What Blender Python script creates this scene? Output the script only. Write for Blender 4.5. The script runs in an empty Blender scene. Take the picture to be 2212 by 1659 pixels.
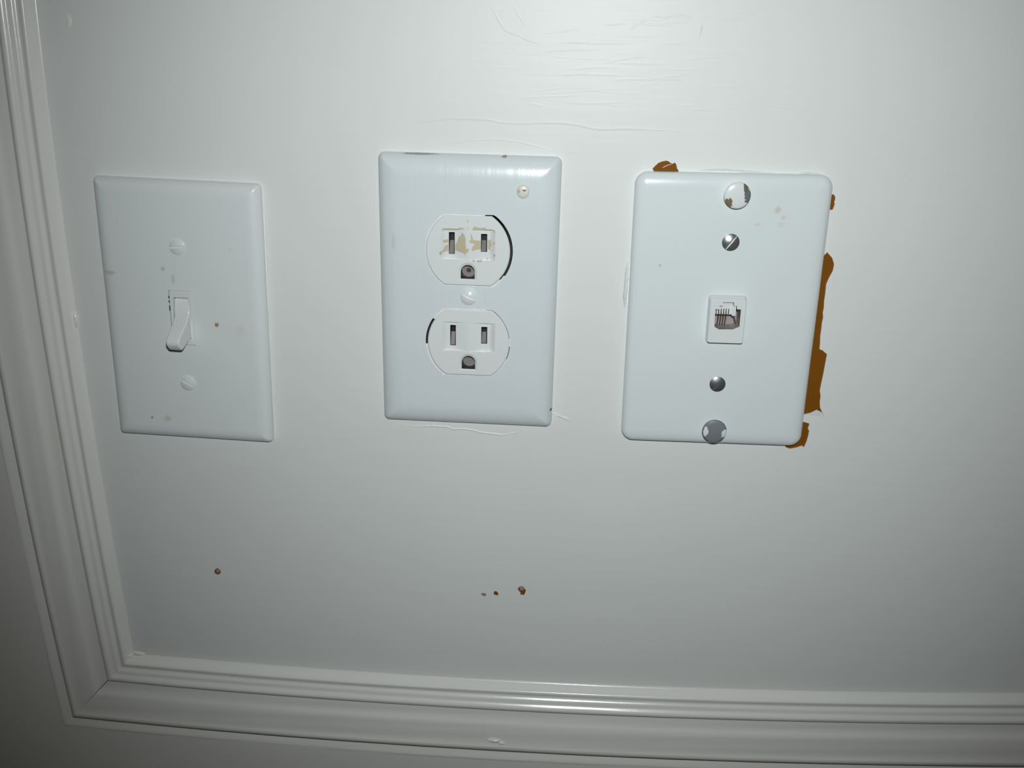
import bpy, math, random
from mathutils import Vector, Matrix
from mathutils.geometry import tessellate_polygon

# ------------------------------------------------------------------ scene, camera, light
# All sizes below are in millimetres: x to the right along the wall, z up, d = distance off the
# wall panel's face towards the room.  M() turns them into metres; ZOFF lifts the wall to its height.
ZOFF = 1100.0
scene = bpy.context.scene
COL = scene.collection
random.seed(7)

def M(x, d, z):
    return Vector((x * .001, -d * .001, z * .001))

def MW(x, d, z):
    return M(x, d, z + ZOFF)

CAM_R = Vector((0.99736092, 0.06809634, 0.025181))
CAM_F = Vector((-0.05590021, 0.9415627, -0.33216691))
CAM_U = Vector((-0.04632884, 0.32988267, 0.94288444))
CAM_P = MW(12.5, 371.9, 115.7)
cam = bpy.data.cameras.new('camera')
cam.sensor_width = 36.0
cam.lens = 1972.7 / 2212 * 36.0
cam.clip_start = .005
cam.clip_end = 50
cam_ob = bpy.data.objects.new('camera', cam)
m = Matrix.Identity(4)
for i in range(3):
    m[i][0], m[i][1], m[i][2], m[i][3] = CAM_R[i], CAM_U[i], -CAM_F[i], CAM_P[i]
cam_ob.matrix_world = m
COL.objects.link(cam_ob)
scene.camera = cam_ob

world = bpy.data.worlds.new('world')
scene.world = world
world.use_nodes = True
bg = world.node_tree.nodes['Background']
bg.inputs['Color'].default_value = (1.0, .86, .68, 1)     # dim, warm room light
bg.inputs['Strength'].default_value = .014

# the camera's own flash, just above and right of the lens
fl = bpy.data.lights.new('camera_flash', 'SPOT')
fl.energy = 4.65
fl.color = (.925, .985, 1.0)
fl.spot_size = math.radians(93)
fl.spot_blend = 1.0
fl.shadow_soft_size = .010
fl_ob = bpy.data.objects.new('camera_flash', fl)
fp = MW(22, 368, 158)
fl_ob.location = fp
aim = MW(18, 0, 36)
fl_ob.rotation_euler = (aim - fp).to_track_quat('-Z', 'Y').to_euler()
COL.objects.link(fl_ob)

scene.view_settings.view_transform = 'Standard'
scene.view_settings.look = 'None'
scene.view_settings.exposure = 0.0
scene.view_settings.gamma = 1.0
scene.view_settings.use_curve_mapping = False

# ------------------------------------------------------------------ materials
def new_mat(name):
    mt = bpy.data.materials.new(name)
    mt.use_nodes = True
    nt = mt.node_tree
    return mt, nt, nt.nodes['Principled BSDF']

def paint(name, color, rough=.32, var=.03, strokes=None, orange=.0, spots=(), metallic=0.0, spec=.5, coat=0.0):
    """Painted or plastic surface. strokes=(scale xyz, strength); orange = fine roller relief;
    spots = (x, z, rx, rz, colour, soft) stains in the object's own millimetres."""
    mt, nt, bs = new_mat(name)
    N, Lk = nt.nodes, nt.links
    tc = N.new('ShaderNodeTexCoord')
    base = N.new('ShaderNodeTexNoise')
    base.inputs['Scale'].default_value = 22
    base.inputs['Detail'].default_value = 3
    Lk.new(tc.outputs['Object'], base.inputs['Vector'])
    mix = N.new('ShaderNodeMix'); mix.data_type = 'RGBA'
    a = tuple(c * (1 - var) for c in color); b = tuple(min(1, c * (1 + var)) for c in color)
    mix.inputs[6].default_value = (*a, 1); mix.inputs[7].default_value = (*b, 1)
    Lk.new(base.outputs['Fac'], mix.inputs[0])
    col = mix.outputs[2]
    if spots:
        wob = N.new('ShaderNodeTexNoise')
        wob.inputs['Scale'].default_value = 900
        wob.inputs['Detail'].default_value = 2
        Lk.new(tc.outputs['Object'], wob.inputs['Vector'])
        for (x, z, rx, rz, c, soft) in spots:
            mp = N.new('ShaderNodeMapping'); mp.vector_type = 'TEXTURE'
            mp.inputs['Location'].default_value = (x * .001, 0, z * .001)
            mp.inputs['Scale'].default_value = (rx * .001, 1.0, rz * .001)
            Lk.new(tc.outputs['Object'], mp.inputs['Vector'])
            ln = N.new('ShaderNodeVectorMath'); ln.operation = 'LENGTH'
            Lk.new(mp.outputs['Vector'], ln.inputs[0])
            ad = N.new('ShaderNodeMath'); ad.operation = 'MULTIPLY_ADD'
            Lk.new(wob.outputs['Fac'], ad.inputs[0])
            ad.inputs[1].default_value = 1.1
            Lk.new(ln.outputs['Value'], ad.inputs[2])
            mr = N.new('ShaderNodeMapRange'); mr.interpolation_type = 'SMOOTHSTEP'
            mr.inputs['From Min'].default_value = 1.55 - soft * .5
            mr.inputs['From Max'].default_value = 1.55 + soft * .5
            mr.inputs['To Min'].default_value = c[3] if len(c) > 3 else 1
            mr.inputs['To Max'].default_value = 0
            Lk.new(ad.outputs[0], mr.inputs['Value'])
            mx = N.new('ShaderNodeMix'); mx.data_type = 'RGBA'
            Lk.new(mr.outputs['Result'], mx.inputs[0])
            Lk.new(col, mx.inputs[6])
            mx.inputs[7].default_value = (*c[:3], 1)
            col = mx.outputs[2]
    Lk.new(col, bs.inputs['Base Color'])
    bs.inputs['Roughness'].default_value = rough
    bs.inputs['Metallic'].default_value = metallic
    bs.inputs['Specular IOR Level'].default_value = spec
    bs.inputs['Coat Weight'].default_value = coat
    bs.inputs['Coat Roughness'].default_value = .12
    prev = None
    if orange:
        n1 = N.new('ShaderNodeTexNoise'); n1.inputs['Scale'].default_value = 260; n1.inputs['Detail'].default_value = 2
        Lk.new(tc.outputs['Object'], n1.inputs['Vector'])
        b1 = N.new('ShaderNodeBump'); b1.inputs['Strength'].default_value = orange; b1.inputs['Distance'].default_value = .0004
        Lk.new(n1.outputs['Fac'], b1.inputs['Height'])
        prev = b1
    for st in (strokes or ()):
        sc, strength, dist = st
        mp = N.new('ShaderNodeMapping'); mp.inputs['Scale'].default_value = sc
        Lk.new(tc.outputs['Object'], mp.inputs['Vector'])
        n2 = N.new('ShaderNodeTexNoise'); n2.inputs['Scale'].default_value = 1.0; n2.inputs['Detail'].default_value = 3
        n2.inputs['Distortion'].default_value = .3
        Lk.new(mp.outputs['Vector'], n2.inputs['Vector'])
        b2 = N.new('ShaderNodeBump'); b2.inputs['Strength'].default_value = strength; b2.inputs['Distance'].default_value = dist
        Lk.new(n2.outputs['Fac'], b2.inputs['Height'])
        if prev: Lk.new(prev.outputs['Normal'], b2.inputs['Normal'])
        prev = b2
    if prev: Lk.new(prev.outputs['Normal'], bs.inputs['Normal'])
    return mt

WHITE = (.80, .815, .785)
COOL = (.775, .825, .83)
BEIGE = (.60, .53, .36)
BROWN = (.215, .074, .002)

PATCH = [[(-4.32, 22.83), (-3.61, 25.23), (-2.9, 25.5), (-2.31, 26.94), (-1.36, 26.03), (-0.8, 24.62), (-0.78, 22.48), (-0.48, 20.33), (0.83, 20.38), (0.01, 18.67), (-0.95, 18.4), (-0.58, 17.2), (-1.67, 18.49), (-3.59, 19.02), (-5.15, 19.44), (-5.15, 21.84)], [(1.13, 27.06), (1.86, 25.67), (2.35, 24.02), (5.21, 23.65), (5.37, 20.31), (3.34, 19.99), (1.92, 19.46), (1.67, 20.65), (2.84, 22.37), (0.69, 23.01), (0.69, 23.72), (1.4, 24.22)], [(-10.06, 23.46), (-7.91, 23.89), (-7.91, 22.46), (-9.82, 22.39)], [(-8.86, 21.47), (-7.91, 21.74), (-7.91, 19.1), (-9.11, 18.82), (-10.31, 18.53), (-10.79, 17.31), (-11.63, 18.0), (-11.51, 18.73), (-10.07, 19.26), (-9.58, 20.72)], [(-10.53, 27.96), (-7.43, 28.3), (-4.1, 28.42), (-2.92, 29.05), (-1.37, 28.87), (-1.49, 28.39), (-4.1, 27.71), (-7.91, 27.34), (-10.53, 27.6)], [(2.07, 28.75), (2.89, 29.72), (4.2, 29.18), (5.62, 29.11), (6.92, 29.39), (7.76, 28.72), (10.36, 28.69), (11.09, 27.42), (10.86, 27.17), (9.9, 28.2), (6.82, 28.09), (3.03, 27.96), (1.96, 27.92)], [(8.11, 24.11), (9.49, 24.16), (9.64, 21.9), (9.06, 20.68), (9.92, 19.64), (8.83, 20.2), (8.16, 20.41)], [(10.22, 22.87), (11.16, 23.5), (11.17, 22.91), (10.47, 22.29)], [(3.87, 15.68), (6.02, 16.0), (6.03, 15.4), (4.84, 14.99), (3.99, 15.15)], [(2.07, 15.86), (3.03, 15.65), (2.79, 15.16), (2.07, 15.37)], [(10.58, 18.34), (11.13, 18.6), (11.54, 18.14), (11.26, 17.52), (10.66, 17.74)], [(7.81, 16.79), (8.41, 16.82), (8.41, 16.21), (7.94, 16.2)], [(-0.33, 31.85), (0.27, 31.87), (0.27, 31.16), (-0.27, 31.14)], [(-0.19, 29.03), (0.41, 28.93), (0.29, 28.5), (-0.18, 28.56)]]
OPEN = [(-3.49, -3.48), (-1.67, -4.58), (3.97, -4.41), (6.53, -3.17), (6.48, 4.02), (4.93, 3.98), (4.79, 5.43), (3.55, 5.4), (3.42, 6.85), (-0.93, 6.72), (-0.96, 5.27), (-2.2, 5.23), (-2.08, 3.77), (-3.79, 3.72)]
BIG = [(115.92, 46.85), (118.26, 44.59), (119.38, 42.01), (119.24, 39.38), (118.12, 36.42), (117.36, 33.73), (117.54, 29.45), (117.49, 26.76), (117.76, 24.06), (117.64, 21.88), (118.04, 19.72), (117.87, 17.52), (117.98, 14.77), (117.93, 12.01), (118.28, 8.69), (118.4, 6.18), (119.74, 5.68), (121.74, 4.09), (121.59, -0.15), (121.41, -4.7), (121.16, -8.72), (120.99, -12.18), (121.62, -14.47), (121.69, -17.37), (122.11, -19.69), (123.19, -21.68), (125.09, -23.76), (124.04, -23.99), (120.91, -22.8), (116.35, -23.04), (112.86, -23.22), (110.29, -2.96), (110.06, 19.37), (111.37, 40.91)]
LOW = [(116.27, -26.58), (118.68, -27.23), (118.45, -28.72), (118.29, -29.63), (118.95, -30.48), (118.88, -32.88), (118.53, -35.6), (117.79, -38.35), (116.88, -37.67), (114.82, -38.63), (112.17, -39.38), (110.18, -38.89), (109.71, -38.19), (110.73, -36.62), (107.9, -35.87), (107.32, -31.1), (112.83, -27.24)]
TOP = [(43.75, 77.46), (44.71, 78.51), (45.88, 79.68), (47.21, 80.29), (48.79, 80.68), (49.84, 80.49), (50.69, 79.84), (51.52, 79.52), (52.22, 80.05), (52.77, 79.68), (53.21, 78.56), (53.46, 77.66), (54.02, 77.12), (54.06, 76.66), (53.37, 75.28), (45.33, 75.01)]
TOPLINE = [(47.75, 77.82), (49.07, 78.65), (51.08, 79.34)]
RCHIP = [(115.28, 69.81), (116.05, 68.92), (116.17, 67.62), (115.93, 66.95), (116.24, 66.18), (116.08, 64.99), (115.79, 63.79), (114.3, 63.74), (113.47, 69.75)]
FLAKE = [(116.56, -22.72), (118.3, -22.19), (120.7, -20.54), (122.99, -21.68), (125.06, -23.63), (124.96, -24.08), (123.43, -23.71), (120.9, -23.22), (117.61, -23.21)]
HOLE3 = [(-4.4, -117.05), (-3.55, -116.08), (-2.5, -115.5), (-1.42, -116.04), (-0.86, -117.22), (-0.4, -117.8), (-0.8, -119.05), (-1.29, -120.62), (-2.36, -120.38), (-3.34, -120.35), (-2.92, -119.4), (-3.84, -118.24)]
HOLE2 = [(-15.61, -120.06), (-15.36, -119.33), (-14.65, -119.07), (-13.84, -119.53), (-13.38, -120.32), (-13.45, -121.45), (-14.07, -121.59), (-14.96, -121.45), (-15.5, -121.08)]
HOLE1 = [(-21.57, -121.08), (-21.04, -120.53), (-19.97, -120.4), (-19.25, -120.82), (-19.1, -121.73), (-19.59, -122.38), (-20.3, -122.33), (-21.2, -121.88)]
HOLE0 = [(-149.86, -117.56), (-149.14, -116.23), (-147.94, -115.56), (-146.86, -116.34), (-146.5, -117.51), (-147.21, -118.75), (-148.48, -119.35), (-149.65, -118.74)]
RIDGES = {'wave': [(-64.04, 93.57), (-54.02, 91.75), (-47.0, 92.72), (-37.0, 94.16), (-23.08, 94.28), (-15.12, 93.27), (-7.21, 93.31), (6.57, 93.91), (14.47, 93.19), (20.42, 92.04), (32.15, 92.38), (41.91, 92.39), (53.59, 92.26), (65.19, 92.51)], 'arc': [(-47.06, 83.65), (-37.98, 84.71), (-26.96, 86.3), (-16.97, 86.7), (-8.98, 85.98), (-0.97, 84.4), (7.05, 82.71)], 'p1': [(-22.31, 137.65), (-19.85, 133.31), (-15.9, 127.62), (-11.05, 125.5), (-5.23, 123.4), (1.53, 122.39)], 'p2': [(-13.72, 136.08), (-10.77, 132.62), (-9.28, 130.44), (-6.79, 127.39)], 'v1': [(58.2, 131.08), (57.71, 126.22)], 's1': [(1.51, 122.66), (11.06, 123.34), (20.61, 123.12), (34.82, 123.72)], 's2': [(4.86, 111.39), (11.6, 112.03), (17.36, 112.45)], 's3': [(35.76, 110.37), (45.29, 111.08), (54.83, 111.05)], 's4': [(37.86, 133.69), (43.54, 132.94), (50.0, 133.96), (55.71, 132.78)], 's5': [(29.84, 127.34), (35.24, 131.0), (38.87, 132.84)], 's6': [(20.08, 115.44), (30.46, 117.96), (38.97, 118.8)], 's7': [(55.78, 100.3), (66.37, 100.13)], 'ob1': [(-62.64, -35.73), (-57.5, -36.71), (-51.9, -37.52), (-47.22, -37.17), (-43.95, -36.9), (-40.69, -37.07), (-37.43, -37.05), (-35.1, -37.93), (-31.84, -37.6), (-26.26, -37.96), (-23.0, -38.78), (-17.89, -39.21), (-11.86, -39.39), (-8.64, -38.37), (-5.44, -37.35), (-2.26, -35.54)], 'ob2': [(8.03, -28.45), (10.32, -28.62), (13.12, -29.95), (16.37, -31.25)], 'ob3': [(8.76, -29.54), (11.27, -29.41), (14.02, -29.76), (17.29, -31.3)], 'or1': [(8.55, 42.03), (9.89, 41.55), (10.3, 40.5), (9.21, 38.85), (9.54, 37.42)], 'or2': [(9.76, 26.17), (10.2, 24.55), (9.07, 23.41), (9.4, 22.05)], 'or3': [(10.04, -5.84), (10.23, -10.47), (10.16, -13.97)], 'or4': [(9.14, -17.55), (9.78, -19.58), (10.09, -27.0)], 'ol': [(-67.66, 73.7), (-67.06, 67.27), (-67.63, 59.8), (-67.43, 52.25), (-67.23, 44.6)], 'or0': [(9.37, 79.8), (9.63, 69.85), (9.65, 56.93)], 'sr': [(-113.66, 65.71), (-113.69, 50.57), (-113.97, 31.06), (-114.67, 10.85), (-114.99, -10.06), (-115.38, -29.53), (-115.58, -46.24)], 'sl': [(-201.91, 4.97), (-203.21, -1.4), (-201.26, -5.56)], 'pt': [(60.24, 77.13), (71.01, 77.84), (81.86, 77.48), (92.69, 76.95)], 'pt2': [(100.52, 77.38), (104.23, 77.68), (109.63, 77.32)], 'pl': [(36.85, 40.92), (36.48, 35.13), (36.49, 29.29), (36.44, 24.37), (36.7, 20.42)], 'cr': [(110.07, -42.84), (106.44, -50.79), (103.09, -59.96), (100.12, -65.82)], 'st': [(-185.25, 68.57), (-173.29, 70.08), (-161.65, 69.34), (-145.96, 70.6)]}
WSP = [(169.02, -3.34), (-133.49, 123.65), (-146.81, -157.29), (-187.34, 126.63), (-184.58, 94.22), (169.39, 135.42), (33.86, 19.7)]

STAIN = (.55, .45, .32, .55)
wall_spots = [(x, z, .45, .45, (.30, .17, .09, .8), .3) for x, z in WSP[:3]] + [(WSP[5][0], WSP[5][1], .8, .8, (.4, .35, .35, .5), .6)]
MAT_WALL = paint('white_gloss_wall_paint', WHITE, .42, .02, spec=.30,
                 strokes=[((6, 60, 110), .09, .0012), ((30, 100, 420), .05, .0006)], orange=.06, spots=wall_spots)
MAT_TRIM = paint('white_gloss_trim_paint', (.90, .885, .835), .20, .03, strokes=[((14, 60, 60), .12, .0008)], orange=.06,
                 spots=[(-210.9, 75.9, .6, .6, (.25, .1, .06), .4), (-32.4, -174.1, .4, .4, (.3, .2, .1), .4)])
MAT_WOOD = paint('bare_brown_wood', BROWN, .6, .12, spec=.15, strokes=[((300, 60, 30), .3, .0004)])
MAT_SWITCH = paint('painted_switch_plate', (.79, .825, .82), .30, .02, strokes=[((40, 60, 12), .12, .0006)], orange=.04, spots=[
    (14.0, -2.9, .8, .85, (.42, .2, .04, .9), .6), (-18.3, -47.5, .6, .6, (.5, .36, .2, .8), .5), (-11.3, -47.5, 1.4, 1.3, (.62, .56, .4, .55), 1.2),
    (-30.5, 17.4, 2.4, .9, (.52, .46, .4, .55), .8), (-3.4, 16.2, .7, 2.0, (.6, .52, .42, .5), .9), (-7.4, 20.3, .9, .9, (.6, .48, .32, .6), .8),
    (24.0, -5.0, 2.0, 2.4, (.7, .68, .58, .35), 1.6), (22, 30, .35, .35, (.5, .45, .4, .4), .6), (-25, 39, .35, .35, (.6, .45, .35, .4), .6)])
MAT_OUTLET = paint('painted_outlet_plate', (.735, .785, .79), .26, .02,
                   strokes=[((420, 60, 14), .16, .0005), ((60, 60, 10), .15, .0008)], orange=.03, spots=[
    (-30.5, 22, .7, 3.0, (.60, .62, .62, .5), .8), (-20, 57.0, 7.0, .35, (.30, .27, .22, .8), .4), (14, 57.0, 1.0, .5, (.3, .15, .08, .8), .4),
    (36.3, -49, .5, .7, (.2, .1, .05), .4)])
MAT_FACE = paint('painted_receptacle_face', (.80, .82, .81), .24, .02, orange=.04)
MAT_BEIGE = paint('worn_beige_plastic', BEIGE, .4, .06)
MAT_PHONE = paint('white_phone_plate_plastic', (.785, .835, .835), .20, .012, orange=.02, spots=[
    (17.6, 43.7, 1.2, 1.3, (.6, .4, .25, .38), 1.0), (20.1, 40.7, 1.0, .8, (.62, .5, .42, .3), .9), (10.5, 37.9, 1.4, .7, (.62, .5, .42, .25), .9),
    (19.5, 37.9, 1.3, 1.0, (.66, .56, .48, .22), .9), (-26.8, 20.4, .6, .6, (.62, .46, .36, .45), .8)])
MAT_JACK = paint('white_jack_plastic', (.80, .82, .81), .2, .01)
MAT_JACK_IN = paint('shaded_jack_plastic', (.36, .32, .30), .35, .05)  # jack plastic darkened: the cavity's shade is put into the colour
MAT_GOLD = paint('dull_gilt_pin', (.15, .10, .06), .35, .1, metallic=.4)
MAT_DARK = paint('hollow_shade_black', (.012, .009, .007), .6, .1)  # near-black colour standing in for the shade inside gaps and openings
MAT_SLOT = paint('dark_slot_plastic', (.05, .04, .035), .5, .3)  # one very dark brown for the slot and ground hole walls
MAT_CONTACT = paint('dull_contact', (.26, .24, .23), .5, .25)
MAT_STEEL = paint('zinc_steel', (.46, .47, .47), .28, .12, metallic=.82)
MAT_STEELG = paint('scratched_dark_steel', (.26, .27, .28), .36, .25, metallic=.75, strokes=[((500, 500, 100), .2, .0003)])
MAT_NAIL = paint('grey_nail_head', (.34, .27, .27), .45, .2)
PW = (.80, .82, .81)
MAT_STUD_T = paint('mostly_painted_stud', PW, .18, .01, spots=[(4.6, -.3, 2.3, 2.6, (.17, .19, .20), .12), (3.0, 3.5, 1.0, 2.4, (.17, .15, .12), .15),
                   (-3.3, -3.0, 1.4, 2.0, (.24, .17, .11), .2)])
MAT_STUD_B = paint('mostly_bare_stud', (.20, .215, .225), .40, .2, spots=[(5.4, -.9, 2.9, 1.9, PW, .1), (-3.7, -.2, .95, 2.0, PW, .1)])
MAT_BLOB = paint('cream_paint_blob', (.76, .74, .66), .35, .04, spots=[(.6, .55, .75, .33, (.14, .05, .03), .35), (-1.6, .1, .5, .7, (.5, .42, .3, .7), .5)])

# ------------------------------------------------------------------ mesh helpers
def obj(name, verts, faces, mat, parent=None, smooth=True, flat_from=None, world=False):
    """verts are (x, d, z) in mm; faces counter-clockwise as seen from the room."""
    me = bpy.data.meshes.new(name)
    zo = ZOFF if world else 0
    me.from_pydata([M(x, d, z + zo) for x, d, z in verts], [], faces)
    for i, p in enumerate(me.polygons):
        p.use_smooth = smooth and (flat_from is None or i < flat_from)
    me.materials.append(mat)
    me.update()
    o = bpy.data.objects.new(name, me)
    COL.objects.link(o)
    if parent: o.parent = parent
    return o

def tag(o, label, cat, kind=None, group=None):
    o['label'] = label
    o['category'] = cat
    if kind: o['kind'] = kind
    if group: o['group'] = group
    return o

def empty(name, x, z, ang):
    o = bpy.data.objects.new(name, None)
    o.empty_display_size = .01
    o.location = MW(x, 0, z)
    o.rotation_euler = (0, -ang, 0)
    COL.objects.link(o)
    return o

class Mesh:
    def __init__(s): s.v, s.f, s.flat = [], [], []
    def pt(s, x, d, z): s.v.append((x, d, z)); return len(s.v) - 1
    def face(s, *i): s.f.append(tuple(i))
    def loop(s, pts): return [s.pt(*p) for p in pts]
    def bridge(s, a, b, closed=True):
        n = len(a)
        for i in range(n if closed else n - 1):
            j = (i + 1) % n
            s.face(a[i], a[j], b[j], b[i])
    def fill(s, outer, holes=(), d=0.0):
        """flat face at depth d towards the room, with holes; returns vertex loops"""
        polys = [outer] + list(holes)
        idx = [[s.pt(x, d, z) for x, z in p] for p in polys]
        flatidx = [i for l in idx for i in l]
        for t in tessellate_polygon([[Vector((x, z, 0)) for x, z in p] for p in polys]):
            a, b, c = (flatidx[k] for k in t)
            A, B, C = s.v[a], s.v[b], s.v[c]
            ar = (B[0] - A[0]) * (C[2] - A[2]) - (B[2] - A[2]) * (C[0] - A[0])
            if abs(ar) < 1e-9: continue
            s.face(*((a, b, c) if ar > 0 else (a, c, b)))
        return idx
    def box(s, x0, x1, d0, d1, z0, z1):
        b = [s.pt(x, d, z) for d in (d0, d1) for x, z in ((x0, z0), (x1, z0), (x1, z1), (x0, z1))]
        s.face(b[4], b[5], b[6], b[7]); s.face(b[3], b[2], b[1], b[0])
        for i in range(4):
            j = (i + 1) % 4
            s.face(b[i], b[j], b[4 + j], b[4 + i])
    def build(s, name, mat, parent=None, smooth=True, flat_from=None, world=False):
        return obj(name, s.v, s.f, mat, parent, smooth, flat_from, world)

def area(p):
    return sum(p[i][0] * p[(i + 1) % len(p)][1] - p[(i + 1) % len(p)][0] * p[i][1] for i in range(len(p))) / 2

def ccw(p):
    return list(p) if area(p) > 0 else list(reversed(p))

def rrect(w, h, r, n=6, cx=0, cz=0):
    pts = []
    for qx, qz, a0 in ((1, -1, -90), (1, 1, 0), (-1, 1, 90), (-1, -1, 180)):
        for k in range(n + 1):
            a = math.radians(a0 + 90 * k / n)
            pts.append((cx + qx * (w / 2 - r) + r * math.cos(a), cz + qz * (h / 2 - r) + r * math.sin(a)))
    return pts

def trunc_circle(R, hh, cx=0, cz=0, n=96):
    out = []
    for k in range(n):
        a = 2 * math.pi * k / n
        out.append((cx + R * math.cos(a), cz + max(-hh, min(hh, R * math.sin(a)))))
    return out

def catmull(P, sub):
    out = []
    n = len(P)
    for i in range(n - 1):
        p0, p1, p2, p3 = P[max(i - 1, 0)], P[i], P[i + 1], P[min(i + 2, n - 1)]
        for k in range(sub):
            t = k / sub
            out.append(tuple(.5 * (2 * p1[c] + (p2[c] - p0[c]) * t + (2 * p0[c] - 5 * p1[c] + 4 * p2[c] - p3[c]) * t * t
                                   + (3 * p1[c] - p0[c] - 3 * p2[c] + p3[c]) * t ** 3) for c in (0, 1)))
    out.append(tuple(P[-1]))
    return out

def revolve(ms, prof, cx, cz, n=40, squash=1.0):
    """prof = (r, d) from the rim inwards; last r may be 0"""
    prev = None
    for r, d in prof:
        if r <= 1e-6:
            c = ms.pt(cx, d, cz)
            for i in range(n): ms.face(prev[i], prev[(i + 1) % n], c)
            return
        lp = [ms.pt(cx + r * math.cos(2 * math.pi * k / n), d, cz + squash * r * math.sin(2 * math.pi * k / n)) for k in range(n)]
        if prev: ms.bridge(prev, lp)
        prev = lp

def cover_plate(w, h, rad, prof, holes, mat, parent, hole_back=1.5):
    """prof = (inset, d); the last entry is the flat front. Hole walls go back to hole_back."""
    ms = Mesh()
    prof2 = catmull(prof, 3)
    prev = None
    for ins, d in prof2:
        r = max(rad - ins, .5 + .12 * ins)
        lp = ms.loop([(x, d, z) for x, z in rrect(w - 2 * ins, h - 2 * ins, r, 7)])
        if prev: ms.bridge(prev, lp)
        prev = lp
    nsm = len(ms.f)
    ins, d = prof2[-1]
    idx = ms.fill(rrect(w - 2 * ins, h - 2 * ins, max(rad - ins, .5 + .12 * ins), 7), holes, d)
    for hl, hp in zip(idx[1:], holes):
        hl2 = hl if area(hp) > 0 else hl[::-1]
        pts = [ms.v[i] for i in hl2]
        rim = [ms.pt(x, dd, z) for x, dd, z in pts]
        back = [ms.pt(x, hole_back, z) for x, dd, z in pts]
        ms.bridge(back, rim)
    for k in range(nsm, len(ms.f)): pass
    return ms.build('cover_plate', mat, parent, True, nsm)

def slotted_screw(cx, cz, r, d0, rim, dome, ang, mat, parent, slot=.45, sdepth=.9, name='screw'):
    """round head with a real cut slot at angle ang (degrees, 0 = horizontal)"""
    ms = Mesh()
    ca, sa = math.cos(math.radians(ang)), math.sin(math.radians(ang))
    def P(v, u, d): return (cx + v * ca - u * sa, d, cz + v * sa + u * ca)
    def H(u, v): return d0 + rim + dome * (1 - min(1, (u * u + v * v) / (r * r)))
    NV, NU = 20, 6
    for sgn in (1, -1):
        vm = math.sqrt(r * r - slot * slot)
        rows = []
        for i in range(NV + 1):
            v = -vm * math.cos(math.pi * i / NV)
            um = math.sqrt(max(r * r - v * v, slot * slot))
            rows.append([ms.pt(*P(v, sgn * (slot + (um - slot) * j / NU), H(slot + (um - slot) * j / NU, v))) for j in range(NU + 1)])
        for i in range(NV):
            for j in range(NU):
                q = (rows[i][j], rows[i + 1][j], rows[i + 1][j + 1], rows[i][j + 1])
                if len({ms.v[k] for k in q}) < 3: continue
                ms.face(*(q if sgn > 0 else q[::-1]))
        for i in range(NV):                                   # rim down and slot wall
            a, b = ms.v[rows[i][-1]], ms.v[rows[i + 1][-1]]
            q = [ms.pt(*a), ms.pt(*b), ms.pt(b[0], d0 - .5, b[2]), ms.pt(a[0], d0 - .5, a[2])]
            ms.face(*(q if sgn > 0 else q[::-1]))
            a, b = ms.v[rows[i][0]], ms.v[rows[i + 1][0]]
            fl_ = d0 + rim + dome - sdepth
            q = [ms.pt(*a), ms.pt(*b), ms.pt(b[0], fl_, b[2]), ms.pt(a[0], fl_, a[2])]
            ms.face(*(q[::-1] if sgn > 0 else q))
    fl_ = d0 + rim + dome - sdepth
    ms.face(*[ms.pt(*P(v, u, fl_)) for v, u in ((-r, -slot), (r, -slot), (r, slot), (-r, slot))])
    return ms.build(name, mat, parent)

def ridge(pts, w, h, mat, parent, name='paint_ridge', d0=0.0, jit=.12):
    P = catmull(pts, 7)
    n = len(P)
    ms = Mesh(); prev = None
    for i, (x, z) in enumerate(P):
        a, b = P[max(i - 1, 0)], P[min(i + 1, n - 1)]
        tx, tz = b[0] - a[0], b[1] - a[1]
        l = math.hypot(tx, tz) or 1
        nx, nz = -tz / l, tx / l
        t = min(1, 4 * i / (n - 1), 4 * (n - 1 - i) / (n - 1)) * (.75 + .5 * random.random())
        off = random.uniform(-jit, jit)
        row = []
        for k in range(7):
            u = -1 + k / 3
            row.append(ms.pt(x + nx * (u * w / 2 * (.4 + .6 * t) + off), d0 - .02 + h * t * (math.cos(u * math.pi) * .5 + .5), z + nz * (u * w / 2 * (.4 + .6 * t) + off)))
        if prev: ms.bridge(prev, row, False)
        prev = row
    # orient towards the room
    for k, f in enumerate(ms.f):
        A, B, C = (ms.v[j] for j in f[:3])
        if (B[0] - A[0]) * (C[2] - A[2]) - (B[2] - A[2]) * (C[0] - A[0]) < 0: ms.f[k] = tuple(reversed(f))
    return ms.build(name, mat, parent, world=True)

# ------------------------------------------------------------------ the setting
# painted panel: a skin of old paint over a brown board, chipped through in places
WX0, WX1, WZ0, WZ1 = -206, 900, -178, 700
chips = [BIG, LOW, TOP, RCHIP, HOLE0, HOLE1, HOLE2, HOLE3]
ms = Mesh()
idx = ms.fill([(WX0, WZ0), (WX1, WZ0), (WX1, WZ1), (WX0, WZ1)], chips, 0)
for hl, hp in zip(idx[1:], chips):
    hl2 = hl if area(hp) > 0 else hl[::-1]
    rim = [ms.pt(*ms.v[i]) for i in hl2]
    back = [ms.pt(ms.v[i][0], -.55, ms.v[i][2]) for i in hl2]
    ms.bridge(back, rim)
wall = ms.build('wall_back', MAT_WALL, None, smooth=False, world=True)
tag(wall, 'white gloss painted wall panel with chipped paint and brush marks', 'wall', 'structure')
ms = Mesh(); ms.box(WX0, WX1, -18, -.5, WZ0, WZ1)
ob = ms.build('wood_board', MAT_WOOD, wall, smooth=False, world=True)
ob['label'] = 'brown bare wood showing through the chipped paint'

def bow_z(x):                     # crevice line of the bottom moulding, slightly bowed
    xc = max(-240, min(260, x))
    return 1.302e-4 * xc * xc + .01825 * xc - 182.5 + (x - xc) * (2 * 1.302e-4 * xc + .01825) * .6

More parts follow.
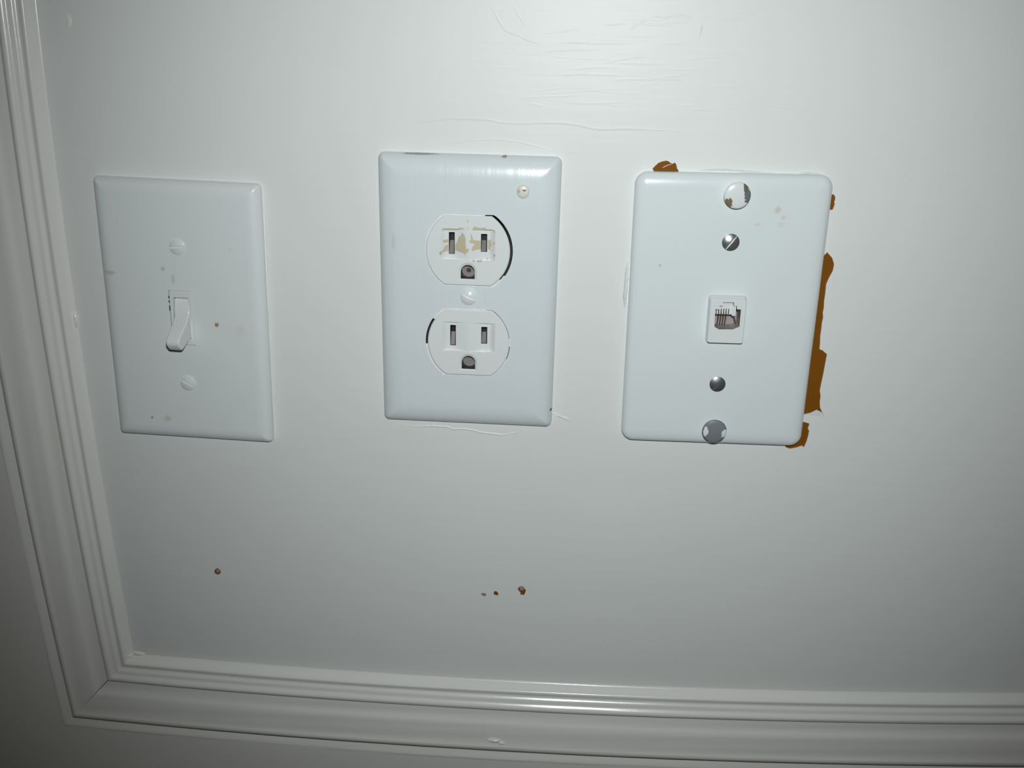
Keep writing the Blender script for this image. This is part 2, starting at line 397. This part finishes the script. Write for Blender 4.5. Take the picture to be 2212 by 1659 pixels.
def bow_x(z):                     # crevice line of the left moulding
    zc = max(-230, min(180, z))
    return 1.4656e-4 * zc * zc - .010486 * zc - 214.5 + (z - zc) * (2 * 1.4656e-4 * zc - .010486) * .6

PROFILE = [(-15.5, -1.5), (-14.4, -.2), (-13.5, .25), (-12.7, 1.2), (-12.0, 2.6), (-11.5, 3.7), (-10.9, 4.4), (-10.2, 4.6), (-9.4, 4.35), (-8.6, 4.05), (-7.8, 4.2),
           (-7.0, 4.85), (-6.4, 5.15), (-5.6, 5.3), (-4.8, 5.55), (-4.0, 6.25), (-3.2, 6.75), (-2.4, 6.85), (-1.6, 6.6), (-.9, 6.0), (-.35, 5.2), (0, 4.35), (.5, 4.05),
           (2.5, 4.2), (4.6, 4.5), (6.2, 5.05), (7.6, 5.85), (9.0, 6.3), (11, 6.6), (14, 6.95), (17, 7.3), (18.6, 7.7), (19.5, 8.1), (20.3, 8.2), (21.2, 8.05), (22.3, 7.3),
           (23.3, 6.0), (24.1, 4.5), (24.7, 3.2), (25.1, 2.5), (25.7, 2.5), (27.4, 3.0), (29.2, 3.7), (30.2, 4.0), (31.0, 4.0), (31.6, 3.4), (31.6, -2)]
PR = catmull(PROFILE, 3)

LS = .93                          # the upright leg is planed a little narrower
def lsc(s): return s * LS if s > 0 else s

def mitre(s):
    x, z = -215 - s, -180 - s
    for _ in range(30):
        z = bow_z(x) - s
        x = bow_x(z) - lsc(s)
    return x, z

def moulding(name, left):
    ms = Mesh(); prev = None
    N = 90
    for s, h in PR:
        xm, zm = mitre(s)
        row = []
        for i in range(N + 1):
            t = (i / N) ** 1.35
            if left:
                z = zm + (WZ1 - zm) * t
                x = bow_x(z) - lsc(s) if i else xm
            else:
                x = xm + (WX1 - xm) * t
                z = bow_z(x) - s if i else zm
                if i == 0 and .5 < s < 15: x += .45 * (1 - s / 15) + .1
            wob = .05 * math.sin(.31 * i + s) + .03 * math.sin(1.7 * i + 2 * s)
            row.append(ms.pt(x, h + wob * (1 if 0 < i else 0), z))
        if prev: ms.bridge(prev, row, False)
        prev = row
    if not left: ms.f = [tuple(reversed(f)) for f in ms.f]
    # faces towards the room
    A, B, C = (ms.v[j] for j in ms.f[len(ms.f) // 2][:3])
    if (B[0] - A[0]) * (C[2] - A[2]) - (B[2] - A[2]) * (C[0] - A[0]) < 0: ms.f = [tuple(reversed(f)) for f in ms.f]
    return ms.build(name, MAT_TRIM, world=True)

trim1 = tag(moulding('trim_1', True), 'white painted upright panel moulding left of the light switch', 'moulding', 'structure')
trim2 = tag(moulding('trim_2', False), 'white painted horizontal panel moulding along the bottom', 'moulding', 'structure')

# flat frame boards outside the mouldings (stile and rail)
HS = 4.0
ms = Mesh()
xs = [-700 + i * 20 for i in range(0, 81)]
c31 = mitre(31.2)
inner = [c31] + [(x, bow_z(x) - 31.2) for x in xs if x > c31[0] + 2]
outer = [(-700, c31[1])] 
poly = ccw([(-700, -620), (900, -620)] + list(reversed(inner)) + outer)
idx = ms.fill(poly, (), HS)
b = [ms.pt(ms.v[i][0], -18, ms.v[i][2]) for i in idx[0]]; ms.bridge(b, [ms.pt(*ms.v[i]) for i in idx[0]])
trim4 = tag(ms.build('trim_4', MAT_TRIM, None, smooth=False, world=True), 'white painted flat rail below the bottom moulding', 'rail', 'structure')
ms = Mesh()
zs = [c31[1] + .02] + [c31[1] + 10 + i * 15 for i in range(59)]
zs = [z for z in zs if z < WZ1] + [WZ1]
poly = ccw([(bow_x(z) - lsc(31.2), z) for z in zs] + [(-700, WZ1), (-700, c31[1] + .02)])
idx = ms.fill(poly, (), HS)
b = [ms.pt(ms.v[i][0], -18, ms.v[i][2]) for i in idx[0]]; ms.bridge(b, [ms.pt(*ms.v[i]) for i in idx[0]])
trim3 = tag(ms.build('trim_3', MAT_TRIM, None, smooth=False, world=True), 'white painted flat stile outside the left moulding', 'stile', 'structure')

# dried paint ridges, drips and curls on the panel
RW = dict(wave=(1.7, .17), arc=(1.2, .12), p1=(1.6, .10), p2=(1.4, .08), v1=(1.0, .18), ob1=(1.0, .30), ob2=(1.1, .5), ob3=(.8, .35), sr=(.9, .30), pl=(1.9, 1.2), pt=(1.0, .6), pt2=(.9, .6), cr=(.6, .08), st=(1.2, .10))
for k in sorted(RIDGES):
    w, h = RW.get(k, (1.1, .08))
    ridge(RIDGES[k], w, h, MAT_WALL, wall)
# fine brush marks left in the gloss above the outlet
bm_v, bm_f = [], []
for k in range(80):
    x0 = random.gauss(22, 26); z0 = random.uniform(100, 142); ln = random.uniform(8, 30); w = random.uniform(.35, .9); h = random.uniform(.02, .07)
    sl = random.uniform(-.05, .12)
    N_ = 14
    for i in range(N_ + 1):
        t_ = i / N_; x = x0 + ln * t_; z = z0 + sl * ln * t_ + .25 * math.sin(5 * t_ + k)
        e_ = math.sin(math.pi * t_) ** .5 if 0 < t_ < 1 else 0
        for j in range(5):
            u = -1 + j / 2
            bm_v.append((x, -.01 + h * e_ * (math.cos(u * math.pi) * .5 + .5), z + u * w))
    b0 = len(bm_v) - 5 * (N_ + 1)
    for i in range(N_):
        for j in range(4):
            q = b0 + i * 5 + j
            bm_f.append((q, q + 5, q + 6, q + 1))
bmk = obj('brush_marks', bm_v, bm_f, MAT_WALL, wall, world=True); bmk['kind'] = 'stuff'
ridge(TOPLINE, .35, .45, MAT_WALL, wall, d0=-.45, jit=.02)
# curled flake of paint under the long bare strip
ms = Mesh()
fk = ccw(FLAKE)
cxm = sum(p[0] for p in fk) / len(fk); czm = sum(p[1] for p in fk) / len(fk)
front = [ms.pt(x, .15 + .35 * max(0, (z + 23.2)) * .5, z) for x, z in fk]
back = [ms.pt(x, -.1 + .35 * max(0, (z + 23.2)) * .5, z) for x, z in fk]
ms.bridge(back, front)
for t in tessellate_polygon([[Vector((x, z, 0)) for x, z in fk]]):
    a, b, c = (front[k] for k in t)
    A, B, C = ms.v[a], ms.v[b], ms.v[c]
    if (B[0] - A[0]) * (C[2] - A[2]) - (B[2] - A[2]) * (C[0] - A[0]) < 0: b, c = c, b
    ms.face(a, b, c)
ob = ms.build('paint_flake', MAT_WALL, wall, smooth=False, world=True); ob['label'] = 'curled flake of white paint'
# blob of paint on the bottom moulding, and lumps at the mitred corner and on the left moulding
def lump(parent, x, d, z, rx, rz, h, name='paint_blob'):
    ms = Mesh(); prev = None
    for r, k in ((1, 0), (.85, .35), (.6, .75), (.3, .95)):
        lp = [ms.pt(x + rx * r * math.cos(a) * (1 + .18 * math.sin(3 * a + x)), d + h * k, z + rz * r * math.sin(a) * (1 + .15 * math.sin(2 * a + z)))
              for a in [2 * math.pi * i / 16 for i in range(16)]]
        if prev: ms.bridge(prev, lp)
        prev = lp
    c = ms.pt(x, d + h, z)
    for i in range(16): ms.face(prev[i], prev[(i + 1) % 16], c)
    return ms.build(name, MAT_TRIM, parent, world=True)
lump(trim2, -13.2, 6.9, -199.2, 4.0, 1.4, 1.4)
lump(trim2, -9.5, 7.0, -200.2, 2.2, 1.1, 1.3)
lump(trim1, -200.5, 1.2, 5.1, 1.0, 3.0, .9)
lump(trim2, -197.5, .6, -167.5, 3.2, 1.8, 2.2)
lump(trim2, -192.5, .2, -166.6, 3.6, 1.2, 1.4)
lump(wall, WSP[3][0], -.1, WSP[3][1], 1.3, 3.2, .35)

# nail heads left in the chipped holes
def nail(x, z, r, label):
    ms = Mesh()
    revolve(ms, [(r, -.6), (r, -.25), (r * .8, -.1), (r * .35, -.05), (0, -.05)], x, z, 16)
    o = ms.build('nail', MAT_NAIL, None, world=True)
    tag(o, label, 'nail', group='nail heads in the wall panel')
nail(-148.1, -117.4, 1.05, 'grey nail head in round hole below the light switch')
nail(-20.3, -121.3, 1.0, 'pale grey nail head, leftmost of three holes below the outlet')
nail(-2.4, -117.2, 1.15, 'grey nail head in the largest chipped hole below the outlet')

# ------------------------------------------------------------------ light switch
sw = tag(empty('light_switch', -150.19, 9.82, -.0151), 'painted toggle light switch, lever down, beside the left moulding', 'light switch')
SC = (-.9, -.65)
cover_plate(70, 114.2, 2.2, [(0, 0), (0, 1.4), (.35, 2.5), (1.1, 3.5), (2.2, 4.3), (3.6, 4.8), (5.4, 5.0), (6.4, 5.02)],
            [rrect(10.2, 24.0, .5, 3, *SC)], MAT_SWITCH, sw)
ms = Mesh()                                                    # bezel filling the slot around the lever
inner = rrect(6.9, 18.2, .7, 3, SC[0], SC[1] - .1)
idx = ms.fill(rrect(9.3, 23.3, .4, 3, SC[0] + .1, SC[1]), [inner], 5.4)
out0 = ms.loop([(x, 5.05, z) for x, z in rrect(9.9, 23.8, .5, 3, SC[0] + .1, SC[1])]); ms.bridge(out0, [ms.pt(*ms.v[i]) for i in idx[0]])
o1 = out0; ms.bridge([ms.pt(ms.v[i][0], 1, ms.v[i][2]) for i in o1], [ms.pt(*ms.v[i]) for i in o1])
rim = [ms.pt(*ms.v[i]) for i in idx[1]][::-1]; bk = [ms.pt(ms.v[i][0], .5, ms.v[i][2]) for i in idx[1]][::-1]
ms.bridge(bk, rim)
ms.build('switch_bezel', MAT_FACE, sw, smooth=False)
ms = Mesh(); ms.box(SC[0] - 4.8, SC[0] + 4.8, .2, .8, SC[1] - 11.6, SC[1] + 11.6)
ms.build('slot_shade_sheet', MAT_DARK, sw, smooth=False)  # black sheet added behind the lever opening as painted shade
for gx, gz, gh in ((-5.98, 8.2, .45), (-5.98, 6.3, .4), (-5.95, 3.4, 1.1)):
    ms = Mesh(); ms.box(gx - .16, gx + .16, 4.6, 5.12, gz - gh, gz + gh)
    ms.build('gap_shade_chip', MAT_DARK, sw, smooth=False)  # solid black slab painted as the shade of a hole in the paint
# lever: side profile (z, d), wider at the root
side = [(8.0, 2.2), (7.6, 3.4), (5.0, 4.3), (2.4, 4.7), (.2, 5.6), (-2.6, 8.6), (-6.2, 13.6), (-7.6, 15.2), (-8.8, 15.7), (-10.2, 15.4), (-12.0, 13.8), (-12.6, 12.8), (-12.3, 11.6), (-10.6, 7.6), (-9.2, 4.0), (-9.0, 2.2)]
ms = Mesh()
def hw(d): return 3.3 - .55 * max(0, min(1, (d - 4) / 11))
L_ = [ms.pt(SC[0] - hw(d) - .05 * max(0, d - 6), d, z) for z, d in side]
R_ = [ms.pt(SC[0] + hw(d) - .05 * max(0, d - 6), d, z) for z, d in side]
ms.bridge(R_, L_)
ms.face(*L_); ms.face(*R_[::-1])
lv = ms.build('toggle_lever', MAT_FACE, sw, smooth=True)
import bmesh
bmx = bmesh.new(); bmx.from_mesh(lv.data); bmesh.ops.recalc_face_normals(bmx, faces=bmx.faces); bmx.to_mesh(lv.data); bmx.free()
bv = lv.modifiers.new('bevel', 'BEVEL'); bv.width = .0007; bv.segments = 3; bv.limit_method = 'ANGLE'; bv.angle_limit = math.radians(50); bv.harden_normals = True
slotted_screw(-.41, 29.95, 3.35, 5.0, .35, .7, 8, MAT_SWITCH, sw, slot=.45, sdepth=.6)
slotted_screw(-.55, -30.1, 3.35, 5.0, .35, .7, -26, MAT_SWITCH, sw, slot=.45, sdepth=.6)

# ------------------------------------------------------------------ duplex outlet
ol = tag(empty('power_outlet', -28.69, 23.53, .0018), 'painted duplex power outlet with black gaps and worn beige upper socket', 'power outlet')
UC, LC = (.1, 19.5), (.68, -19.45)
cover_plate(73.6, 114.7, 2.6, [(0, 0), (0, 1.2), (.35, 2.3), (1.1, 3.4), (2.3, 4.4), (4.0, 5.15), (6.0, 5.65), (8.0, 5.88), (9.5, 5.92)],
            [trunc_circle(17.95, 14.75, UC[0] + .36, UC[1]), trunc_circle(17.85, 14.75, LC[0] - .30, LC[1])], MAT_OUTLET, ol, 5.0)
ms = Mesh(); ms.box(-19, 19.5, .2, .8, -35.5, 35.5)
ms.build('gap_shade_sheet', MAT_DARK, ol, smooth=False)  # black sheet added so the gaps round the sockets read as deep shade

def dish_depth(x, top):
    """how far the blade recess sinks below the face at x"""
    a = abs(x)
    t = min(1, a / 7.0)
    s = .12 + 1.15 * (t * t * (3 - 2 * t))
    if a > 9.2: s *= max(0, 1 - (a - 9.2) / 2.0)
    return s

def receptacle(c, worn, fills):
    cx, cz = c
    DF = 6.5
    ms = Mesh()
    out = trunc_circle(17.2, 14.3, cx, cz)
    X0, X1, Z0, Z1 = -11.1, 11.1, -3.9, 8.8
    SL = ((-7.85, -5.45, -1.6, 7.25), (5.25, 7.75, -.3, 6.95))
    xs = sorted(set([X0, X1] + [round(X0 + .74 * i, 3) for i in range(1, 30)] + [v for s in SL for v in s[:2]]))
    dish = [(cx + x, cz + Z0) for x in xs] + [(cx + x, cz + Z1) for x in reversed(xs)]
    gr = [(-2.85, -11.6), (2.85, -11.6)] + [(2.85 * math.cos(a), -8.7 + 2.85 * math.sin(a)) for a in [math.pi * k / 14 for k in range(0, 15)]]
    ground = [(cx + x, cz + z) for x, z in gr]
    rim_in = 0.45                                         # small rounded edge of the face
    f_in = trunc_circle(17.2 - rim_in, 14.3 - rim_in, cx, cz)
    l0 = ms.loop([(x, 5.3, z) for x, z in out]); l1 = ms.loop([(x, DF - .35, z) for x, z in out])
    l2 = ms.loop([(x, DF, z) for x, z in f_in])
    ms.bridge(l0, l1); ms.bridge(l1, l2)
    ground_big = [(cx + x * 1.32, cz + (z + 8.9) * 1.3 - 8.75) for x, z in gr]
    idx = ms.fill(f_in, [dish, ground_big], DF)
    # shallow rounded sink around the ground hole
    gb = idx[2]; g2 = ms.loop([(x, DF - .55, z) for x, z in ground])
    ms.bridge(g2, gb)
    g3 = ms.loop([(x, DF - .55, z) for x, z in ground]); g4 = ms.loop([(x, 0.8, z) for x, z in ground])
    # blade recess
    n = len(xs)
    def D(x):
        x = max(xs[0], min(xs[-1], x))
        for i in range(n - 1):
            if xs[i] <= x <= xs[i + 1]:
                u = (x - xs[i]) / max(1e-9, xs[i + 1] - xs[i])
                return DF - (dish_depth(xs[i], 0) * (1 - u) + dish_depth(xs[i + 1], 0) * u)
    for i in range(n - 1):
        xa, xb = xs[i], xs[i + 1]
        if xb - xa < 1e-6: continue
        mid = (xa + xb) / 2
        cuts = [Z0, Z1]; skip = None
        for s in SL:
            if s[0] <= mid <= s[1]: cuts = [Z0, s[2], s[3], Z1]; skip = 1
        for k in range(len(cuts) - 1):
            if k == skip: continue
            za, zb = cuts[k], cuts[k + 1]
            ms.face(*[ms.pt(cx + x, D(x), cz + z) for x, z in ((xa, za), (xb, za), (xb, zb), (xa, zb))])
        # sloped end walls of the recess, top and bottom
        for zz, sg in ((Z0, 1), (Z1, -1)):
            q = [ms.pt(cx + x, d, cz + zz) for x, d in ((xa, DF), (xb, DF), (xb, D(xb)), (xa, D(xa)))]
            ms.face(*(q if sg > 0 else q[::-1]))
    for x, sg in ((X0, 1), (X1, -1)):
        q = [ms.pt(cx + x, d, cz + z) for z, d in ((Z0, DF), (Z0, D(x)), (Z1, D(x)), (Z1, DF))]
        ms.face(*(q if sg > 0 else q[::-1]))
    rc = ms.build('receptacle', MAT_FACE, ol, smooth=False)
    rc['label'] = 'upper socket face with beige plastic showing through' if worn else 'lower socket face, fully painted'
    # hollow blade slots and ground hole with their metal contacts
    for s in SL:
        t = Mesh()
        x0, x1, z0, z1 = cx + s[0], cx + s[1], cz + s[2], cz + s[3]
        d1 = D((s[0] + s[1]) / 2) + .0
        fr = t.loop([(x0, d1, z0), (x1, d1, z0), (x1, d1, z1), (x0, d1, z1)]); bk = t.loop([(x0, -4, z0), (x1, -4, z0), (x1, -4, z1), (x0, -4, z1)])
        t.bridge(bk, fr); t.face(*[t.pt(x, -4, z) for x, z in ((x0, z0), (x1, z0), (x1, z1), (x0, z1))])
        t.f = [tuple(reversed(f)) for f in t.f[:-1]] + [t.f[-1]]
        sl = t.build('blade_slot', MAT_SLOT, rc, smooth=False)
        t = Mesh(); zt = z0 + (z1 - z0) * .55
        q = [t.pt(x0 + .05, 4.2, z0), t.pt(x1 - .5, 4.2, z0), t.pt(x1 - .8, 1.2, zt), t.pt(x0 + .05, 1.2, zt)]
        t.face(*q); q2 = [t.pt(t.v[i][0], t.v[i][1] - .5, t.v[i][2]) for i in q]; t.bridge(q2, q); t.face(*q2[::-1])
        t.build('contact', MAT_CONTACT, rc, smooth=False)
    t = Mesh()
    a = t.loop([(x, DF - .55, z) for x, z in ground]); b_ = t.loop([(x, 1.5, z) for x, z in ground])
    t.bridge(a, b_)
    t.fill(ground, (), 1.5)
    t.build('ground_hole', MAT_SLOT, rc, smooth=False)
    t = Mesh(); revolve(t, [(2.8, 1.55), (2.8, 1.75), (1.0, 1.75), (.9, 1.4), (0, 1.4)] if worn else [(2.8, 1.55), (2.8, 1.75), (0, 1.8)], cx, cz - 8.9, 20)
    t.build('contact', MAT_CONTACT, rc, smooth=False)
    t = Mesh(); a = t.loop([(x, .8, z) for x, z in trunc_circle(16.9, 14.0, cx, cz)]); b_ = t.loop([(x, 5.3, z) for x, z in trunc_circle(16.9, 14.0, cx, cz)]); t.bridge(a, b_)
    t.build('gap_shade_sleeve', MAT_DARK, rc, smooth=False)  # black ring under the face, shade of the gap put into its colour
    # film of paint bridging the gap to the plate
    ho = trunc_circle(17.95, 14.75, cx + (.36 if worn else -.30), cz)
    t = Mesh(); n = len(out)
    def frac(k):
        th = (360 * k / n + 180) % 360 - 180
        for a0, a1, f in fills:
            if a0 <= th <= a1: return f
        return 1.0
    for k in range(n):
        f = min(frac(k), frac((k + 1) % n)) 
        if f <= 0: continue
        j = (k + 1) % n
        q = []
        for (i, u) in ((k, 0), (k, f), (j, f), (j, 0)):
            q.append(t.pt(ho[i][0] + (out[i][0] - ho[i][0]) * u + 0, 5.55 + .1 * math.sin(i * .9), ho[i][1] + (out[i][1] - ho[i][1]) * u))
        t.face(*q[::-1])
    for k_, fc in enumerate(t.f):
        A, B, C = (t.v[j] for j in fc[:3])
        if (B[0] - A[0]) * (C[2] - A[2]) - (B[2] - A[2]) * (C[0] - A[0]) < 0: t.f[k_] = tuple(reversed(fc))
    t.build('paint_film', MAT_FACE, rc, smooth=False)
    if worn:
        for p in PATCH:
            p = ccw(p)
            t = Mesh()
            ins = [dish for _ in (0,)]
            px = sum(q[0] for q in p) / len(p) - cx; pz = sum(q[1] for q in p) / len(p) - cz
            inside = X0 < px < X1 and Z0 < pz < Z1
            for tri in tessellate_polygon([[Vector((x, z, 0)) for x, z in p]]):
                T = [p[k] for k in tri]
                # split each triangle finely so it hugs the curved recess
                S = 7
                for u in range(S):
                    for v in range(S - u):
                        def bc(i, j):
                            w = S - i - j
                            x = (T[0][0] * w + T[1][0] * i + T[2][0] * j) / S; z = (T[0][1] * w + T[1][1] * i + T[2][1] * j) / S
                            zr = z - cz
                            dd = D(x - cx) if (Z0 < zr < Z1 and X0 < x - cx < X1) else DF
                            return t.pt(x, dd + .09, z)
                        t.face(bc(u, v), bc(u + 1, v), bc(u, v + 1))
                        if u + v < S - 1: t.face(bc(u + 1, v), bc(u + 1, v + 1), bc(u, v + 1))
            for k_, fc in enumerate(t.f):
                A, B, C = (t.v[j] for j in fc[:3])
                if (B[0] - A[0]) * (C[2] - A[2]) - (B[2] - A[2]) * (C[0] - A[0]) < 0: t.f[k_] = tuple(reversed(fc))
            t.build('worn_patch', MAT_BEIGE, rc, smooth=False)
    return rc
receptacle(UC, True, [(-24, 64, 0), (-33, -28, 0), (-41, -36, .5), (190, 200, .7), (-175, -160, .8), (-140, -60, .75)])
receptacle(LC, False, [(150, 180, 0), (-180, -177, 0), (8, 60, .72), (-22, -6, .45), (-132, -60, .7)])
slotted_screw(.61, .44, 3.55, 5.9, .35, 1.2, -24, MAT_FACE, ol, slot=.40, sdepth=.7)
ms = Mesh(); ms.box(5.65, 6.0, 5.6, 6.12, -5.2, 4.6)
# paint seam beside the screw: a fine raised lip
seam = ms.build('paint_seam', MAT_OUTLET, ol, smooth=False)
ms = Mesh(); revolve(ms, [(2.65, 5.8), (2.5, 6.1), (2.0, 6.4), (1.2, 6.55), (0, 6.6)], 0, 0, 28, 1.08)
bl = ms.build('paint_blob', MAT_BLOB, ol); bl.location = M(21.9, 0, 43.95); bl['label'] = 'round cream paint blob with a dark pit'

# ------------------------------------------------------------------ telephone wall plate
ph = tag(empty('phone_wall_plate', 76.23, 19.89, .0133), 'white telephone wall plate with one modular jack and two mounting studs', 'phone plate')
cover_plate(76.8, 114.2, 5.2, [(0, 0), (0, 1.8), (.2, 2.9), (.8, 3.9), (1.8, 4.6), (3.2, 5.0), (4.8, 5.2), (6.2, 5.25)], [rrect(13.6, 17.0, .5, 3, 1.25, -1.0)], MAT_PHONE, ph)
ms = Mesh()
base = rrect(15.3, 20.0, 1.3, 5, 1.3, -1.0); mid = rrect(15.0, 19.6, 1.3, 5, 1.3, -1.0); fr = rrect(14.4, 18.1, .9, 5, 1.35, -1.35); fr2 = rrect(13.9, 17.6, .7, 5, 1.35, -1.4)
ls = [ms.loop([(x, d, z) for x, z in lp]) for lp, d in ((base, 4.9), (mid, 6.2), (fr, 8.5), (fr2, 8.8))]
for a, b in zip(ls, ls[1:]): ms.bridge(a, b)
idx = ms.fill(fr2, [ccw(OPEN)], 8.8)
jk = ms.build('jack', MAT_JACK, ph, smooth=False)
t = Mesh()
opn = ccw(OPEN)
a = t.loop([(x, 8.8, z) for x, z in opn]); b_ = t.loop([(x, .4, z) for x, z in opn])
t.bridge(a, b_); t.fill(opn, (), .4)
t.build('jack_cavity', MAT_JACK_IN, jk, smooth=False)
t = Mesh(); t.box(-3.75, 3.3, .5, 6.6, 1.3, 5.25); t.box(-.9, 3.4, .5, 6.9, 5.25, 6.8)
t.build('comb', MAT_JACK, jk, smooth=False)
t = Mesh(); t.box(3.3, 4.75, .5, 7.4, .9, 5.35); t.build('latch_wall', MAT_JACK, jk, smooth=False)
t = Mesh()
q = [t.pt(3.9, 5.6, 1.2), t.pt(4.3, 5.6, 1.3), t.pt(6.0, 6.0, -3.2), t.pt(5.5, 6.0, -3.4)]
if area([(t.v[i][0], t.v[i][2]) for i in q]) < 0: q = q[::-1]
t.face(*q); q2 = [t.pt(t.v[i][0], t.v[i][1] - .6, t.v[i][2]) for i in q]; t.bridge(q2, q)
t.build('latch_edge', MAT_GOLD, jk, smooth=False)
for k in range(6):
    x = -3.0 + k * 1.0
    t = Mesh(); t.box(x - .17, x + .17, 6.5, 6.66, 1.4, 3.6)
    t.build('comb_slit_shade', MAT_DARK, jk, smooth=False)  # black strip laid on the comb, painting the shade of a slit
for k in range(4):
    x = -2.0 + k * 1.0
    t = Mesh()
    path = [(2.5, 6.75), (1.4, 6.8), (0.2, 6.4), (-1.6, 5.5), (-3.6, 4.2)]
    prev = None
    for i_, (z, d) in enumerate(path):
        ring = t.loop([(x + .22 * i_ / 4 + .22 * math.cos(q), d + .22 * math.sin(q), z + .05 * math.cos(q)) for q in [2 * math.pi * i / 8 for i in range(8)]])
        if prev: t.bridge(prev, ring)
        prev = ring
    t.build('contact_pin', MAT_GOLD, jk)
slotted_screw(.51, 30.5, 3.45, 5.2, .4, .85, 54, MAT_STEEL, ph, slot=.42, sdepth=1.0)
slotted_screw(.42, -29.3, 3.3, 5.2, .4, .7, 52, MAT_STEELG, ph, slot=.42, sdepth=.6)
def stud(x, z, mat, label):
    ms = Mesh()
    revolve(ms, [(2.6, 5.0), (2.6, 8.2), (4.9, 8.2), (5.15, 8.45), (5.05, 8.75), (4.5, 9.0), (3.4, 9.2), (2.0, 9.35), (.9, 9.42), (0, 9.44)], 0, 0, 44)
    o = ms.build('mounting_stud', mat, ph); o.location = M(x, 0, z); o['label'] = label
stud(.9, 49.3, MAT_STUD_T, 'top round stud, mostly painted white')
stud(.4, -49.3, MAT_STUD_B, 'bottom round stud, mostly bare grey metal')

# raised lettering on the lever's drum, painted over
fc = bpy.data.curves.new('switch_lettering', 'FONT')
fc.body = 'OFF'; fc.size = .0017; fc.extrude = .00012; fc.align_x = 'CENTER'; fc.align_y = 'CENTER'
fc.materials.append(MAT_FACE)
tmp = bpy.data.objects.new('lettering_curve', fc); COL.objects.link(tmp)
bpy.context.view_layer.update()
me = bpy.data.meshes.new_from_object(tmp.evaluated_get(bpy.context.evaluated_depsgraph_get()))
bpy.data.objects.remove(tmp); bpy.data.curves.remove(fc)
if not me.materials: me.materials.append(MAT_FACE)
fo = bpy.data.objects.new('lettering', me); COL.objects.link(fo)
fo.parent = lv; fo.location = M(SC[0] + .2, 4.55, 3.6); fo.rotation_euler = (math.radians(90 - 9), 0, 0)
fo['label'] = 'raised OFF lettering painted over'
